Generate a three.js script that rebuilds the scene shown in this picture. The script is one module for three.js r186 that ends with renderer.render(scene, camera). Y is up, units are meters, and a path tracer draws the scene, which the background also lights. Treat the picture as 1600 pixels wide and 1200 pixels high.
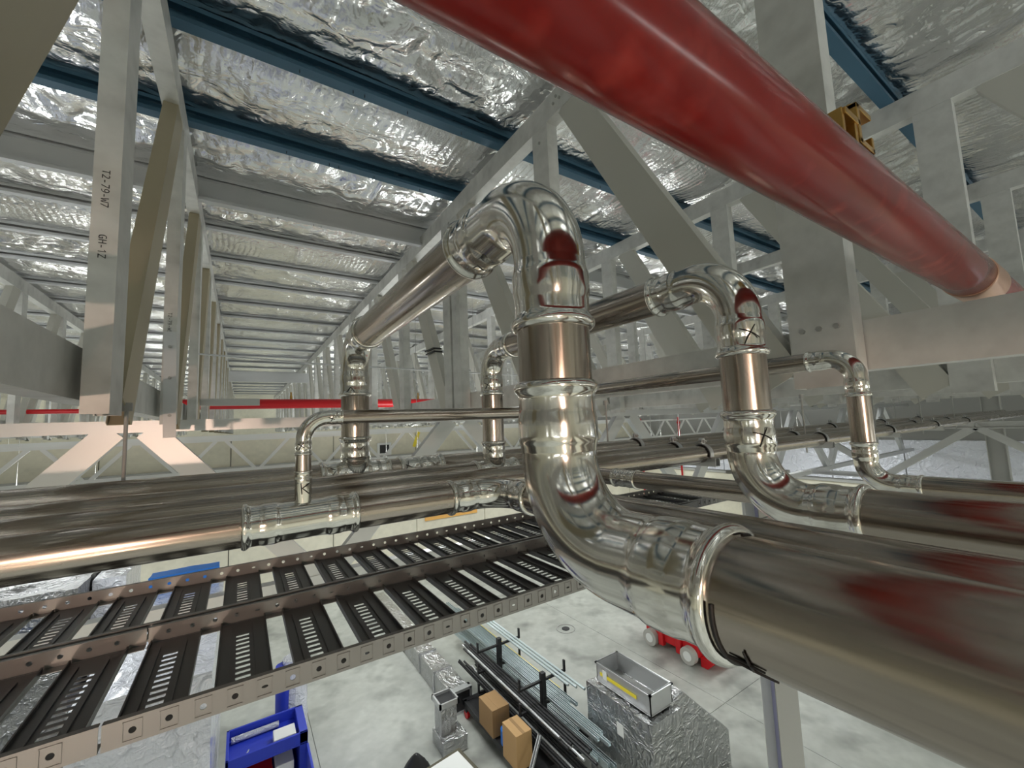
import * as THREE from 'three';
import { mergeGeometries } from 'three/addons/utils/BufferGeometryUtils.js';
import { RoundedBoxGeometry } from 'three/addons/geometries/RoundedBoxGeometry.js';
import { RectAreaLightUniformsLib } from 'three/addons/lights/RectAreaLightUniformsLib.js';
import { FontLoader } from 'three/addons/loaders/FontLoader.js';
import { TextGeometry } from 'three/addons/geometries/TextGeometry.js';

// ---------------------------------------------------------------- camera, light, exposure
const H = 4.6;                                  // height of the camera above the floor
const scene = new THREE.Scene();
scene.background = new THREE.Color(0x000000);
const camera = new THREE.PerspectiveCamera(2 * Math.atan(600 / 647.5) * 180 / Math.PI, 4 / 3, 0.03, 200);
camera.rotation.set(0.09547, -0.58027, -0.04044, 'YXZ');
camera.position.set(0, H, 0);
scene.add(camera);
const renderer = new THREE.WebGLRenderer({ antialias: true });
renderer.toneMapping = THREE.LinearToneMapping;
renderer.toneMappingExposure = 1.3;
renderer.shadowMap.enabled = true;
RectAreaLightUniformsLib.init();
const LAMP = 38, UP = 17, WARM = 27, WARM_LOW = 4;                    // strength of the hall lamps and work lamp, all added for light

// ---------------------------------------------------------------- helpers
const V = (x, y, z) => new THREE.Vector3(x, y + H, z);           // eye-relative height -> world
const D3 = (x, y, z) => new THREE.Vector3(x, y, z);
let seed = 12345;
const rnd = () => { seed = (seed * 1664525 + 1013904223) >>> 0; return seed / 4294967296; };
const rr = (a, b) => a + (b - a) * rnd();
const ORD = ['first', 'second', 'third', 'fourth', 'fifth', 'sixth', 'seventh', 'eighth', 'ninth', 'tenth', 'eleventh', 'twelfth', 'thirteenth', 'fourteenth', 'fifteenth', 'sixteenth', 'seventeenth', 'eighteenth', 'nineteenth', 'twentieth', 'twenty-first', 'twenty-second', 'twenty-third', 'twenty-fourth', 'twenty-fifth', 'twenty-sixth', 'twenty-seventh', 'twenty-eighth', 'twenty-ninth', 'thirtieth'];
const used = {};
const numbered = n => { const k = used[n] = (used[n] ?? -1) + 1; return k ? `${n}_${String(k).padStart(3, '0')}` : n; };
function tag(o, label, category, group, kind) {
  if (label) o.userData.label = label;
  if (category) o.userData.category = category;
  if (group) o.userData.group = group;
  if (kind) o.userData.kind = kind;
  return o;
}
function thing(name, label, category, pos = V(0, -H, 0), group, kind) {
  const o = new THREE.Group(); o.name = numbered(name); o.position.copy(pos); scene.add(o);
  return tag(o, label, category, group, kind);
}
const wpos = o => { const p = new THREE.Vector3(); for (; o && o !== scene; o = o.parent) p.add(o.position); return p; };
const clean = g => { let q = g.index ? g.toNonIndexed() : g.clone(); for (const k of Object.keys(q.attributes)) if (!['position', 'normal', 'uv'].includes(k)) q.deleteAttribute(k); return q; };
function fuse(gs) {
  gs = Array.isArray(gs) ? gs : [gs];
  if (gs.length === 1) return gs[0];
  gs = gs.map(clean);
  if (gs.some(g => !g.attributes.uv)) gs.forEach(g => g.deleteAttribute('uv'));
  return mergeGeometries(gs);
}
// geometry is written in world coordinates; it becomes a child of `parent`
function part(name, gs, m, parent, label) {
  const g = fuse(gs), p = wpos(parent);
  g.translate(-p.x, -p.y, -p.z);
  const o = new THREE.Mesh(g, m); o.name = name; o.castShadow = o.receiveShadow = true;
  parent.add(o); if (label) o.userData.label = label;
  return o;
}
function solo(name, gs, m, label, category, group, kind, at) {      // a thing that is one mesh
  const g = fuse(gs); g.computeBoundingBox();
  const b = g.boundingBox, c = at || new THREE.Vector3((b.min.x + b.max.x) / 2, b.min.y, (b.min.z + b.max.z) / 2);
  g.translate(-c.x, -c.y, -c.z);
  const o = new THREE.Mesh(g, m); o.name = numbered(name); o.position.copy(c); o.castShadow = o.receiveShadow = true; scene.add(o);
  return tag(o, label, category, group, kind);
}
function box(x0, x1, y0, y1, z0, z1) {                              // y relative to the eye
  const g = new THREE.BoxGeometry(x1 - x0, y1 - y0, z1 - z0); g.translate((x0 + x1) / 2, (y0 + y1) / 2 + H, (z0 + z1) / 2); return g;
}
function rbox(x0, x1, y0, y1, z0, z1, r = .004) {
  const g = new RoundedBoxGeometry(x1 - x0, y1 - y0, z1 - z0, 2, r); g.translate((x0 + x1) / 2, (y0 + y1) / 2 + H, (z0 + z1) / 2); return g;
}
// prism: 2D outline [u,v] swept from a to b; u along `side`, v along side x dir
function prism(a, b, outline, side) {
  const w = b.clone().sub(a), L = w.length(); w.normalize();
  const u = side.clone().addScaledVector(w, -side.dot(w)).normalize(), v = w.clone().cross(u);
  const s = new THREE.Shape(outline.map(p => new THREE.Vector2(p[0], p[1])));
  const g = new THREE.ExtrudeGeometry(s, { depth: L, bevelEnabled: false });
  g.applyMatrix4(new THREE.Matrix4().makeBasis(u, v, w).setPosition(a)); return g;
}
const cOut = (w, h, t, lip) => [[0, -h / 2], [w, -h / 2], [w, -h / 2 + lip], [w - t, -h / 2 + lip], [w - t, -h / 2 + t], [t, -h / 2 + t], [t, h / 2 - t], [w - t, h / 2 - t], [w - t, h / 2 - lip], [w, h / 2 - lip], [w, h / 2], [0, h / 2]];
const rectOut = (w, h) => [[-w / 2, -h / 2], [w / 2, -h / 2], [w / 2, h / 2], [-w / 2, h / 2]];
const zAxis = D3(0, 0, 1), yAxis = D3(0, 1, 0), xAxis = D3(1, 0, 0);
function rod(a, b, r, seg = 10, r2 = r) {
  const w = b.clone().sub(a), g = new THREE.CylinderGeometry(r2, r, w.length(), seg);
  g.applyQuaternion(new THREE.Quaternion().setFromUnitVectors(yAxis, w.clone().normalize())); g.translate((a.x + b.x) / 2, (a.y + b.y) / 2, (a.z + b.z) / 2); return g;
}
// tube through rings {p, r}; frames carried along without twist
function sweep(rings, seg = 40, caps = true) {
  const n = rings.length, pos = [], idx = [], uv = [];
  let t = rings[1].p.clone().sub(rings[0].p).normalize();
  let u = (Math.abs(t.y) < .9 ? yAxis : xAxis).clone(); u.addScaledVector(t, -u.dot(t)).normalize();
  let acc = 0;
  for (let i = 0; i < n; i++) {
    const a = rings[Math.max(0, i - 1)].p, b = rings[Math.min(n - 1, i + 1)].p, q = b.clone().sub(a);
    if (q.lengthSq() > 1e-14) t = q.normalize();
    u.addScaledVector(t, -u.dot(t)).normalize(); const v = t.clone().cross(u);
    if (i) acc += rings[i].p.distanceTo(rings[i - 1].p);
    for (let k = 0; k < seg; k++) {
      const th = 2 * Math.PI * k / seg, c = Math.cos(th) * rings[i].r, s = Math.sin(th) * rings[i].r;
      pos.push(rings[i].p.x + u.x * c + v.x * s, rings[i].p.y + u.y * c + v.y * s, rings[i].p.z + u.z * c + v.z * s); uv.push(acc, th * rings[i].r);
    }
  }
  for (let i = 0; i < n - 1; i++) for (let k = 0; k < seg; k++) {
    const a = i * seg + k, b = i * seg + (k + 1) % seg, c = a + seg, d = b + seg; idx.push(a, b, c, b, d, c);
  }
  if (caps) for (const [i, f] of [[0, 1], [n - 1, 0]]) {
    const c = pos.length / 3; pos.push(rings[i].p.x, rings[i].p.y, rings[i].p.z); uv.push(0, 0);
    for (let k = 0; k < seg; k++) { const a = i * seg + k, b = i * seg + (k + 1) % seg; f ? idx.push(c, b, a) : idx.push(c, a, b); }
  }
  const g = new THREE.BufferGeometry();
  g.setAttribute('position', new THREE.Float32BufferAttribute(pos, 3)); g.setAttribute('uv', new THREE.Float32BufferAttribute(uv, 2)); g.setIndex(idx); g.computeVertexNormals(); return g;
}

// ---------------------------------------------------------------- noise and textures
const hash = (x, y) => { let h = (x * 374761393 + y * 668265263) | 0; h = Math.imul(h ^ (h >>> 13), 1274126177); return ((h ^ (h >>> 16)) >>> 0) / 4294967296; };
function vnoise(x, y, per) {
  const xi = Math.floor(x), yi = Math.floor(y), fx = x - xi, fy = y - yi, m = q => per ? ((q % per) + per) % per : q;
  const sx = fx * fx * (3 - 2 * fx), sy = fy * fy * (3 - 2 * fy);
  const a = hash(m(xi), m(yi)), b = hash(m(xi + 1), m(yi)), c = hash(m(xi), m(yi + 1)), d = hash(m(xi + 1), m(yi + 1));
  return a + (b - a) * sx + (c - a) * sy + (a - b - c + d) * sx * sy;
}
const fbm = (x, y, o = 4, per) => { let s = 0, a = .5, n = 0; for (let i = 0; i < o; i++) { s += a * vnoise(x, y, per); n += a; a *= .5; x *= 2; y *= 2; if (per) per *= 2; } return s / n; };
const ridge = (x, y, per) => 1 - Math.abs(2 * vnoise(x, y, per) - 1);
function dataTex(N, fn, srgb) {
  const d = new Uint8Array(N * N * 4);
  for (let j = 0; j < N; j++) for (let i = 0; i < N; i++) { const c = fn(i / N, j / N); for (let k = 0; k < 3; k++) d[(j * N + i) * 4 + k] = Math.max(0, Math.min(255, Math.round(255 * (c.length ? c[k] : c)))); d[(j * N + i) * 4 + 3] = 255; }
  const t = new THREE.DataTexture(d, N, N); t.wrapS = t.wrapT = THREE.RepeatWrapping; t.magFilter = THREE.LinearFilter; t.minFilter = THREE.LinearMipmapLinearFilter; t.generateMipmaps = true;
  if (srgb) t.colorSpace = THREE.SRGBColorSpace; t.needsUpdate = true; return t;
}
const scaled = (t, s) => { const c = t.clone(); c.repeat.set(s, s); c.needsUpdate = true; return c; };
// crumpled foil: facets between sharp folds
const foilBump = dataTex(768, (u, v) => {
  const w = .35 * fbm(u * 6, v * 6, 3, 6), x = u + w * .35, y = v + .3 * fbm(u * 5 + 3, v * 5, 3, 5);
  const r = .42 * Math.pow(ridge(x * 7, y * 7, 7), 2.2) + .3 * Math.pow(ridge(x * 15, y * 15, 15), 2) + .18 * ridge(x * 31, y * 31, 31) + .1 * ridge(u * 64, v * 64, 64);
  return r;
});
const foilTint = dataTex(256, (u, v) => { const n = fbm(u * 8, v * 8, 4, 8); return [.86 + .12 * n, .865 + .115 * n, .86 + .13 * n]; }, true);
const concreteTex = dataTex(1024, (u, v) => {
  const a = fbm(u * 5, v * 5, 5, 5), b = fbm(u * 40, v * 40, 3, 40), s = Math.max(0, fbm(u * 9 + 4, v * 9, 4, 9) - .58) * 1.6;
  const l = .70 + .16 * (a - .5) + .08 * (b - .5) - s * .35; return [l * .985, l, l * .965];
}, true);
const concreteRough = dataTex(512, (u, v) => .35 + .4 * fbm(u * 12, v * 12, 4, 12));
const galvTex = dataTex(512, (u, v) => { const n = fbm(u * 20, v * 20, 4, 20), m = fbm(u * 4, v * 4, 3, 4); const l = .80 + .09 * (n - .5) + .10 * (m - .5); return [l, l, l * .985]; }, true);
const wallTex = dataTex(512, (u, v) => { const n = fbm(u * 6, v * 6, 5, 6), m = fbm(u * 50, v * 50, 2, 50); const l = .86 + .10 * (n - .5) + .04 * (m - .5); return [l, l * .98, l * .90]; }, true);
const steelRough = dataTex(512, (u, v) => .5 + .35 * (vnoise(u * 3, v * 160, 0) - .5) + .25 * (fbm(u * 8, v * 8, 3, 8) - .5));
const redTex = dataTex(512, (u, v) => { const n = fbm(u * 7, v * 7, 5, 7), s = Math.pow(Math.max(0, fbm(u * 18 + 9, v * 18, 4, 18) - .62), 1) * 3; const l = .95 + .2 * (n - .5); return [.54 * l + .16 * s, .105 * l + .14 * s, .09 * l + .12 * s]; }, true);
const redRough = dataTex(512, (u, v) => .25 + .3 * fbm(u * 10, v * 10, 4, 10));

// ---------------------------------------------------------------- materials
const std = (c, rough, metal = 0, x = {}) => { const m = new THREE.MeshStandardMaterial({ roughness: rough, metalness: metal, ...x }); Array.isArray(c) ? m.color.setRGB(...c) : m.color.set(c); return m; };
const M = {
  pipe: std([.42, .37, .325], .3, 1, { roughnessMap: scaled(steelRough, 2), roughness: .42 }),
  fitting: std([.74, .72, .68], .13, 1),
  marker: std(0x0b0b0d, .6),
  galv: std(0xffffff, .5, .15, { map: galvTex }),
  galvBright: std([.62, .63, .64], .4, .75),
  galvDull: std([.40, .40, .385], .6, .25),
  webSteel: std([.55, .54, .49], .5, .2),
  webGold: std([.42, .37, .26], .5, .3),
  purlinBlue: std([.045, .12, .19], .45, .15),
  purlinGrey: std([.58, .59, .60], .5, .25),
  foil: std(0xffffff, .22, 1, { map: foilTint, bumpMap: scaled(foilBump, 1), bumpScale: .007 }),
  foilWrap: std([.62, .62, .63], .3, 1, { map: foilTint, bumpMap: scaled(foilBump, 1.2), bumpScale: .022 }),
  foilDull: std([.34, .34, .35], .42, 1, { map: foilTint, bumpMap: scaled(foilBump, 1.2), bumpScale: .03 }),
  plastic: new THREE.MeshPhysicalMaterial({ color: 0xdfe2ee, roughness: .25, metalness: .2, clearcoat: .8, clearcoatRoughness: .15, bumpMap: scaled(foilBump, .9), bumpScale: .035 }),
  red: new THREE.MeshPhysicalMaterial({ map: redTex, roughness: .42, roughnessMap: redRough, clearcoat: .25, clearcoatRoughness: .3, specularIntensity: .5 }),
  redPaint: std(0xc4121c, .4),
  tray: std([.29, .29, .29], .42, .8),
  rungShade: std([.13, .13, .135], .45, .7),  // same galvanised steel as the rails, its shade darkened into the colour
  floor: std(0xffffff, .8, 0, { map: concreteTex, roughnessMap: concreteRough }),
  wall: std(0xffffff, .85, 0, { map: wallTex }),
  wallDark: std([.30, .30, .29], .8),
  white: std([.78, .79, .78], .6),
  dark: std([.02, .02, .022], .6),
  black: std([.018, .018, .02], .45, .2),
  rubber: std([.012, .012, .012], .8),
  copper: std([.70, .42, .30], .3, .8),  // tone of the glare band on the red main
  brass: std([.55, .33, .10], .35, .9),
  blue: std([.02, .045, .50], .4),
  blueTarp: std([.01, .15, .55], .5),
  card: std([.50, .31, .14], .85),
  cardDark: std([.33, .20, .09], .85),
  oliveDark: std([.07, .06, .03], .6),
  yellow: std([.85, .70, .05], .5),
  ply: std([.80, .44, .12], .7),
  zinc: std([.58, .66, .68], .35, .7),
  lavender: std([.40, .40, .62], .5),
  tyre: std([.45, .44, .41], .7),
  lampCase: std([.7, .7, .7], .5),
  glow: new THREE.MeshStandardMaterial({ color: 0x000000, emissive: new THREE.Color(1, .98, .93), emissiveIntensity: 6 }),
  glowWarm: new THREE.MeshStandardMaterial({ color: 0x000000, emissive: new THREE.Color(1, .72, .5), emissiveIntensity: 6 }),
  cable: std([.75, .76, .78], .5),
};

// ---------------------------------------------------------------- the hall
const HX0 = -12, HX1 = 16.5, HZ0 = -30, HZ1 = 7, ROOF = 2.5;
function surf(name, gs, m, label) { return solo(name, gs, m, label, null, null, 'structure'); }
function metreUV(g, ax = 0, ay = 2, s = .25) { const p = g.attributes.position, a = new Float32Array(p.count * 2); for (let i = 0; i < p.count; i++) { a[2 * i] = p.getComponent(i, ax) * s; a[2 * i + 1] = p.getComponent(i, ay) * s; } g.setAttribute('uv', new THREE.BufferAttribute(a, 2)); return g; }
{
  // concrete floor slabs with saw-cut joints between them
  const fl = thing('floor', 'grey power-floated concrete floor of the hall', null, V(2, -H, -10), null, 'structure');
  const xs = [HX0, -6.6, -2.9, 1.0, 6.6, 11.2, HX1], zs = [HZ1, 1.4, -4.2, -9.8, -14.2, -22, HZ0];
  for (let i = 0; i < xs.length - 1; i++) for (let j = 0; j < zs.length - 1; j++) {
    const g = box(xs[i] + .004, xs[i + 1] - .004, -H - .12, -H, zs[j + 1] + .004, zs[j] - .004); metreUV(g, 0, 2, .2); part('slab', g, M.floor, fl);
  }
  part('slab_bed', box(HX0, HX1, -H - .25, -H - .012, HZ0, HZ1), M.wallDark, fl);
  surf('ceiling', box(HX0 - .2, HX1 + .2, ROOF, ROOF + .12, HZ0 - .2, HZ1 + .2), M.wallDark, 'roof sheeting above the foil insulation');
  surf('wall_left', metreUV(box(HX0 - .2, HX0, -H, ROOF, HZ0, HZ1), 2, 1), M.wall, 'left end wall of the hall');
  surf('wall_rear', metreUV(box(HX0, HX1, -H, ROOF, HZ1, HZ1 + .2), 0, 1), M.wall, 'wall behind the viewpoint');
  surf('wall_far', metreUV(box(HX0, HX1, -H, ROOF, HZ0 - .2, HZ0), 0, 1), M.wall, 'distant wall past the end of the truss corridor');
  // right wall: cream base panels, white lined band, dark head
  const wr = thing('wall_right', 'far right wall with cream base panels and a white lined band', null, V(HX1, -H, -10), null, 'structure');
  part('wall_core', box(HX1, HX1 + .2, -H, ROOF, HZ0, HZ1), M.wallDark, wr);
  for (let z = HZ0; z < HZ1 - .1; z += 3.7) part('base_panel', metreUV(box(HX1 - .06, HX1 + .01, -H, -2.32, z + .01, Math.min(HZ1, z + 3.7) - .01), 2, 1), M.wall, wr);
  for (let z = HZ0; z < HZ1 - .1; z += 1.85) { const g = box(HX1 - .05, HX1 + .01, -2.2, -.95, z + .015, z + 1.835); metreUV(g, 2, 1, 1); part('lined_panel', g, M.plastic, wr); }
  part('ledge', box(HX1 - .12, HX1 + .01, -2.32, -2.24, HZ0, HZ1), M.galvDull, wr);
  // inner cream wall of tall panels facing the viewer
  const wi = thing('wall_inner', 'cream precast panel wall beyond the girder, standing below the roof trusses', null, V(0, -H, -13.95), null, 'structure');
  const px = [HX0]; for (let x = HX0 + 1.3; x < HX1; x += 2.62) px.push(x); px.push(HX1);
  for (let i = 0; i < px.length - 1; i++) for (const [y0, y1] of [[-H, -1.5], [-1.49, -.1]])
    part('wall_panel', metreUV(box(px[i] + .012, px[i + 1] - .012, y0, y1 - .01, -14.05, -13.85), 0, 1), M.wall, wi);
  part('panel_backing', box(HX0, HX1, -H, -.12, -14.1, -13.92), M.wallDark, wi);
  part('wall_cap', rbox(HX0, HX1, -.1, .0, -14.12, -13.8), M.white, wi);
  part('wall_rail', rbox(HX0, HX1, -.95, -.86, -13.86, -13.78), M.galvDull, wi);
  // lining above the wall hides nothing: the roof void runs on over it
  const pl = solo('wall_board', rbox(5.3, 7.3, -3.18, -2.55, -13.84, -13.8), M.ply, 'orange plywood board fixed to the cream wall', 'board');
}
// drain covers in the floor
{
  const d = thing('floor_drain', 'round drain cover set in the concrete floor', 'drain', V(6.15, -H, -7.6));
  const ring = new THREE.TorusGeometry(.2, .012, 6, 32); ring.rotateX(Math.PI / 2); ring.translate(6.15, .002, -7.6); part('frame_ring', ring, M.galvDull, d);
  const c = new THREE.CylinderGeometry(.085, .085, .012, 24); c.translate(6.15, .006, -7.6); part('cover', c, M.dark, d);
}

// ---------------------------------------------------------------- roof: foil blankets and purlins
const purlinZ = []; { for (const z of [5.3, 4.43, 3.56, 2.69, 1.83, .97, .11, -.755, -1.62, -2.49, -3.33]) purlinZ.push([z, 'b']); let z = -4.2; for (const s of [.86, .9, .93, 1.0, .95, 1.1, 1.05, 1.1, 1.2, 1.15, 1.2, 1.25, 1.3, 1.3, 1.3, 1.3, 1.3, 1.3, 1.3]) { purlinZ.push([z, 'g']); z -= s; } purlinZ.push([z, 'g']); }
{
  let nb = 0, ng = 0; const nearBlue = purlinZ.filter(p => p[1] === 'b').length;
  for (const [z, kind] of purlinZ) {
    const first = z < -4 && z > -4.3, yb = first ? 2.0 : 2.12, hgt = (first ? 2.235 : kind === 'b' ? 2.225 : 2.195) - yb, w = kind === 'b' ? .075 : .06;
    // C section open towards the viewer, web at the back
    const a = V(HX0 + .02, yb + hgt / 2, z - w), b = V(HX1 - .15, yb + hgt / 2, z - w);
    const g = prism(a, b, cOut(w, hgt, .004, .026), zAxis);
    let label, k;
    if (kind === 'b') { k = nearBlue - 1 - nb; nb++; label = k === 0 ? 'dark blue roof purlin furthest from the viewer, last before the grey ones' : `dark blue roof purlin, ${ORD[k - 1]} blue one back towards the viewer from the last`; }
    else { label = `grey galvanised roof purlin under foil, ${ORD[ng]} grey one beyond the blue purlins`; ng++; }
    const t = thing('roof_purlin', label, 'purlin', V(0, yb, z), kind === 'b' ? 'blue roof purlins' : 'grey roof purlins');
    part('c_section', g, kind === 'b' ? M.purlinBlue : M.purlinGrey, t);
    if (first) part('sleeve', prism(V(-.3, yb + hgt / 2 - .004, z - w - .004), V(.75, yb + hgt / 2 - .004, z - w - .004), cOut(w + .01, hgt, .004, .03), zAxis), M.purlinGrey, t);
    if (z < 0 && z > -5) part('screw', [.25, .55, .62, .9, 1.3, 2.2, 2.7].map((x, i) => rod(V(x, yb + .001, z - .03), V(x, yb - .02, z - .03), .0025, 6)), M.dark, t);
  }
  // foil: one blanket per bay, sagging between the purlins and crumpled
  const fo = thing('foil_insulation', 'silver foil insulation blankets sagging between the roof purlins', 'insulation', V(0, 2.2, 0));
  const edges = [[HZ1, 'b'], ...purlinZ, [HZ0 + .08, 'g']];
  for (let i = 0; i < edges.length - 1; i++) {
    const z0 = edges[i][0] - .03, z1 = edges[i + 1][0] - .03, near = z0 < 1 && z0 > -6.6, dz = near ? .024 : .035, top = z0 < -4 ? 2.205 : 2.235, xs = [];
    for (let x = HX0 + .03; x < HX1 - .15;) { xs.push(x); x += near ? (x > -3.2 && x < 6.5 ? .012 : .06) : z0 > -12 ? (x > -3.2 && x < 5 ? .022 : .08) : .12; }
    const nx = xs.length - 1, nz = Math.max(6, Math.round((z0 - z1) / dz));
    const pos = [], uv = [], idx = [];
    for (let b = 0; b <= nz; b++) for (let a = 0; a <= nx; a++) {
      const x = xs[a], t = b / nz, z = z0 + (z1 - z0) * t, e = Math.sin(Math.PI * t);
      const wx = x + .25 * fbm(x * 1.3, z * 1.3 + 7, 3), wz = z + .25 * fbm(x * 1.3 + 9, z * 1.3, 3);
      const crump = Math.max(0, fbm(x * .55 + i * 3.1, z * .9, 3) * 2.3 - .62);                     // where the foil is crushed
      let y = top - .055 * Math.pow(e, .7) - .045 * e * (fbm(x * .8 + i * 17, z * .8, 2) - .3);
      y += crump * Math.pow(e, .4) * (.026 * (ridge(wx * 3.1 + i, wz * 4.3) - .5) +   .019 * (ridge(wx * 7.3, wz * 8.1 + i) - .5) +   .010 * (ridge(wx * 15, wz * 16) - .5));
      y += (1.0 - Math.min(1, crump)) * .0017 * Math.sin((x + .03 * Math.sin(z * 5 + i)) * 2 * Math.PI / .052) * Math.pow(e, .4);      // ribs of the sheet behind
      y -= .02 * Math.pow(Math.max(0, ridge(x * 1.15 + i * 5.3, z * .4) - .9) * 10, 1.5) * e;        // long folds across the bay
      pos.push(x, y + H, z); uv.push(x, z);
    }
    for (let b = 0; b < nz; b++) for (let a = 0; a < nx; a++) { const p = b * (nx + 1) + a; idx.push(p, p + 1, p + nx + 1, p + 1, p + nx + 2, p + nx + 1); }
    const g = new THREE.BufferGeometry(); g.setAttribute('position', new THREE.Float32BufferAttribute(pos, 3)); g.setAttribute('uv', new THREE.Float32BufferAttribute(uv, 2)); g.setIndex(idx); g.computeVertexNormals();
    part('foil_blanket', g, M.foil, fo);
  }
}

// ---------------------------------------------------------------- roof trusses
const TZ0 = 5.3, PITCH = 1.46, ZL = -.36, ZC = -.585;                           // verticals stand at ZC - k * PITCH
function truss(X, s, label, dbl, dm = M.webSteel, ZC = -.585) {                                  // s: side the viewer stands on (+1 right of it, -1 left)
  const t = thing('roof_truss', label, 'truss', V(X, .13, -3), 'galvanised roof trusses running away from the viewer');
  const away = D3(-s, 0, 0), zE = -29;
  const c2 = (h, w) => cOut(w, h, .004, .02);
  part('bottom_chord', prism(V(X - s * .092, .213, TZ0), V(X - s * .092, .213, zE), c2(.166, .08), away), M.galv, t);
  part('top_chord', prism(V(X, 2.04, TZ0), V(X, 2.04, zE), c2(.16, .088), away), M.galv, t);
  for (let k = -4; k < 19; k++) {
    const z = ZC - k * PITCH, far = k > 12;
    const w = s > 0 ? .066 : .085, h = k === 0 && s < 0 ? .185 : .16;
    const a = V(X, .075, z), b = V(X, 1.99, z);
    const dk = s > 0 && k === 1 ? -.1 : 0, zs = dbl && k === 2 ? [z + .1, z - .1] : [z];
    for (const zz of zs) part('web_post', prism(V(X, .08, zz), V(X, 1.958, zz), c2(h, w), away), M.galv, t);
    // diagonal: head of this post to foot of the next one nearer
    part('web_diagonal', prism(V(X - s * .006, 1.99, z + dk + (s > 0 ? .2 : .28)), V(X - s * .006, .1, z + dk + PITCH - (s > 0 ? .2 : .15)), c2(.19, .07), away), dm, t);
    if (dbl && (k === 0 || k === 1)) for (const [dy, dz] of k ? [[2.03, .16], [2.06, .19], [2.03, .22], [1.86, 0]] : [[.278, -.05], [.278, .0], [.278, .05]])
      part('bolt', rod(V(X, dy, z + dz), V(X + s * .009, dy, z + dz), .0095, 6), M.galvDull, t);
  }
  return t;
}
const TL = truss(-.34, 1, 'galvanised roof truss just left of the viewer, with stamped lettering on its posts', false, M.webGold, ZL);
truss(-2.4, 1, 'galvanised roof truss second to the left, seen past the nearest left one');
truss(-4.46, 1, 'galvanised roof truss third to the left, mostly hidden behind the two nearer');
const TR = truss(1.64, -1, 'galvanised roof truss passing over the steel pipe loops, with a wide bolted post', true);
truss(3.765, -1, 'galvanised roof truss second to the right, its top chord behind the red pipe');
truss(5.85, -1, 'galvanised roof truss third to the right, beyond the red pipe');
truss(7.95, -1, 'galvanised roof truss fourth to the right, small beyond the wide post');
truss(10.05, -1, 'galvanised roof truss fifth to the right, furthest in view');
{
  const font = await new FontLoader().loadAsync('fonts/droid/droid_sans_mono_regular.typeface.json').catch(() => null) || await new FontLoader().loadAsync('fonts/droid/droid_sans_regular.typeface.json');
  const text = (s, size, x, y, z) => { const g = new TextGeometry(s, { font, size, depth: .0006, curveSegments: 3, bevelEnabled: false }); g.rotateZ(-Math.PI / 2); g.translate(x, y + H, z); return g; };
  const zf = ZL - PITCH + .081;
  part('stamped_text', text('T2-79-W7', .019, -.385, .86, zf), M.dark, TL);
  part('stamped_text', text('GH-1Z', .019, -.385, .645, zf), M.dark, TL);
  part('stamped_text', text('T2-79-W5', .019, -.385, .76, zf - PITCH), M.dark, TL);
  // splice strap hanging down at the second post of the near left truss
  const zs = ZL - 2 * PITCH + .085;
  part('splice_strap', prism(V(-.372, .64, zs), V(-.345, -.0, zs + .1), rectOut(.06, .006), xAxis), M.galvBright, TL);
  for (const q of [.15, .45, .8]) part('strap_bolt', rod(V(-.372 + .027 * q, .64 - .64 * q, zs + .1 * q), V(-.372 + .027 * q, .64 - .64 * q, zs + .1 * q + .012), .009, 6), M.galvDull, TL);
  for (const y of [.80, .765]) { const q = (2.0 - y) / 1.9, z = ZC - 3 * PITCH + .28 + q * (PITCH - .43); part('tie_band', box(1.626, 1.72, y - .008, y + .008, z - .115, z + .115), M.black, TR); }
}

// ---------------------------------------------------------------- girder the trusses bear on, and lesser ones
function girder(name, z, yt, yb, x0, x1, node, pitch, ch, web, label, mat, tk = 1) {
  const t = thing(name, label, 'girder', V((x0 + x1) / 2, yb, z));
  part('top_chord', prism(V(x0, yt - ch / 2, z), V(x1, yt - ch / 2, z), cOut(web, ch, .005, .018), D3(0, 0, -1)), mat, t);
  part('bottom_chord', prism(V(x0, yb + ch / 2, z), V(x1, yb + ch / 2, z), cOut(web, ch, .005, .018), D3(0, 0, -1)), mat, t);
  const n0 = Math.ceil((x0 - node) / pitch), n1 = Math.floor((x1 - node) / pitch);
  for (let k = n0; k <= n1; k++) for (const d of [-1, 1]) {
    const xa = node + k * pitch, a = V(xa + d * .09 * tk, yt - ch * .8, z - .01), b = V(xa + d * (pitch / 2 - .06 * tk), yb + ch * .8, z - .01);
    if (b.x < x0 || b.x > x1) continue;
    part('web_diagonal', prism(a, b, cOut(web * .8, web * 1.5 * tk, .004, .014), D3(0, 0, -1)), mat, t);
  }
  return t;
}
girder('bearing_girder', -3.84, .125, -1.25, HX0 + .02, HX1 - .15, -.64, 2.5, .082, .1, 'galvanised girder crossing below the trusses, its top chord lit pinkish at left', M.galvBright);
girder('lattice_girder', -9.2, -.06, -.66, HX0 + .02, HX1 - .15, -.3, 1.15, .05, .045, 'slim white lattice girder of small vee webs in front of the cream wall', M.white, .8);
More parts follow.
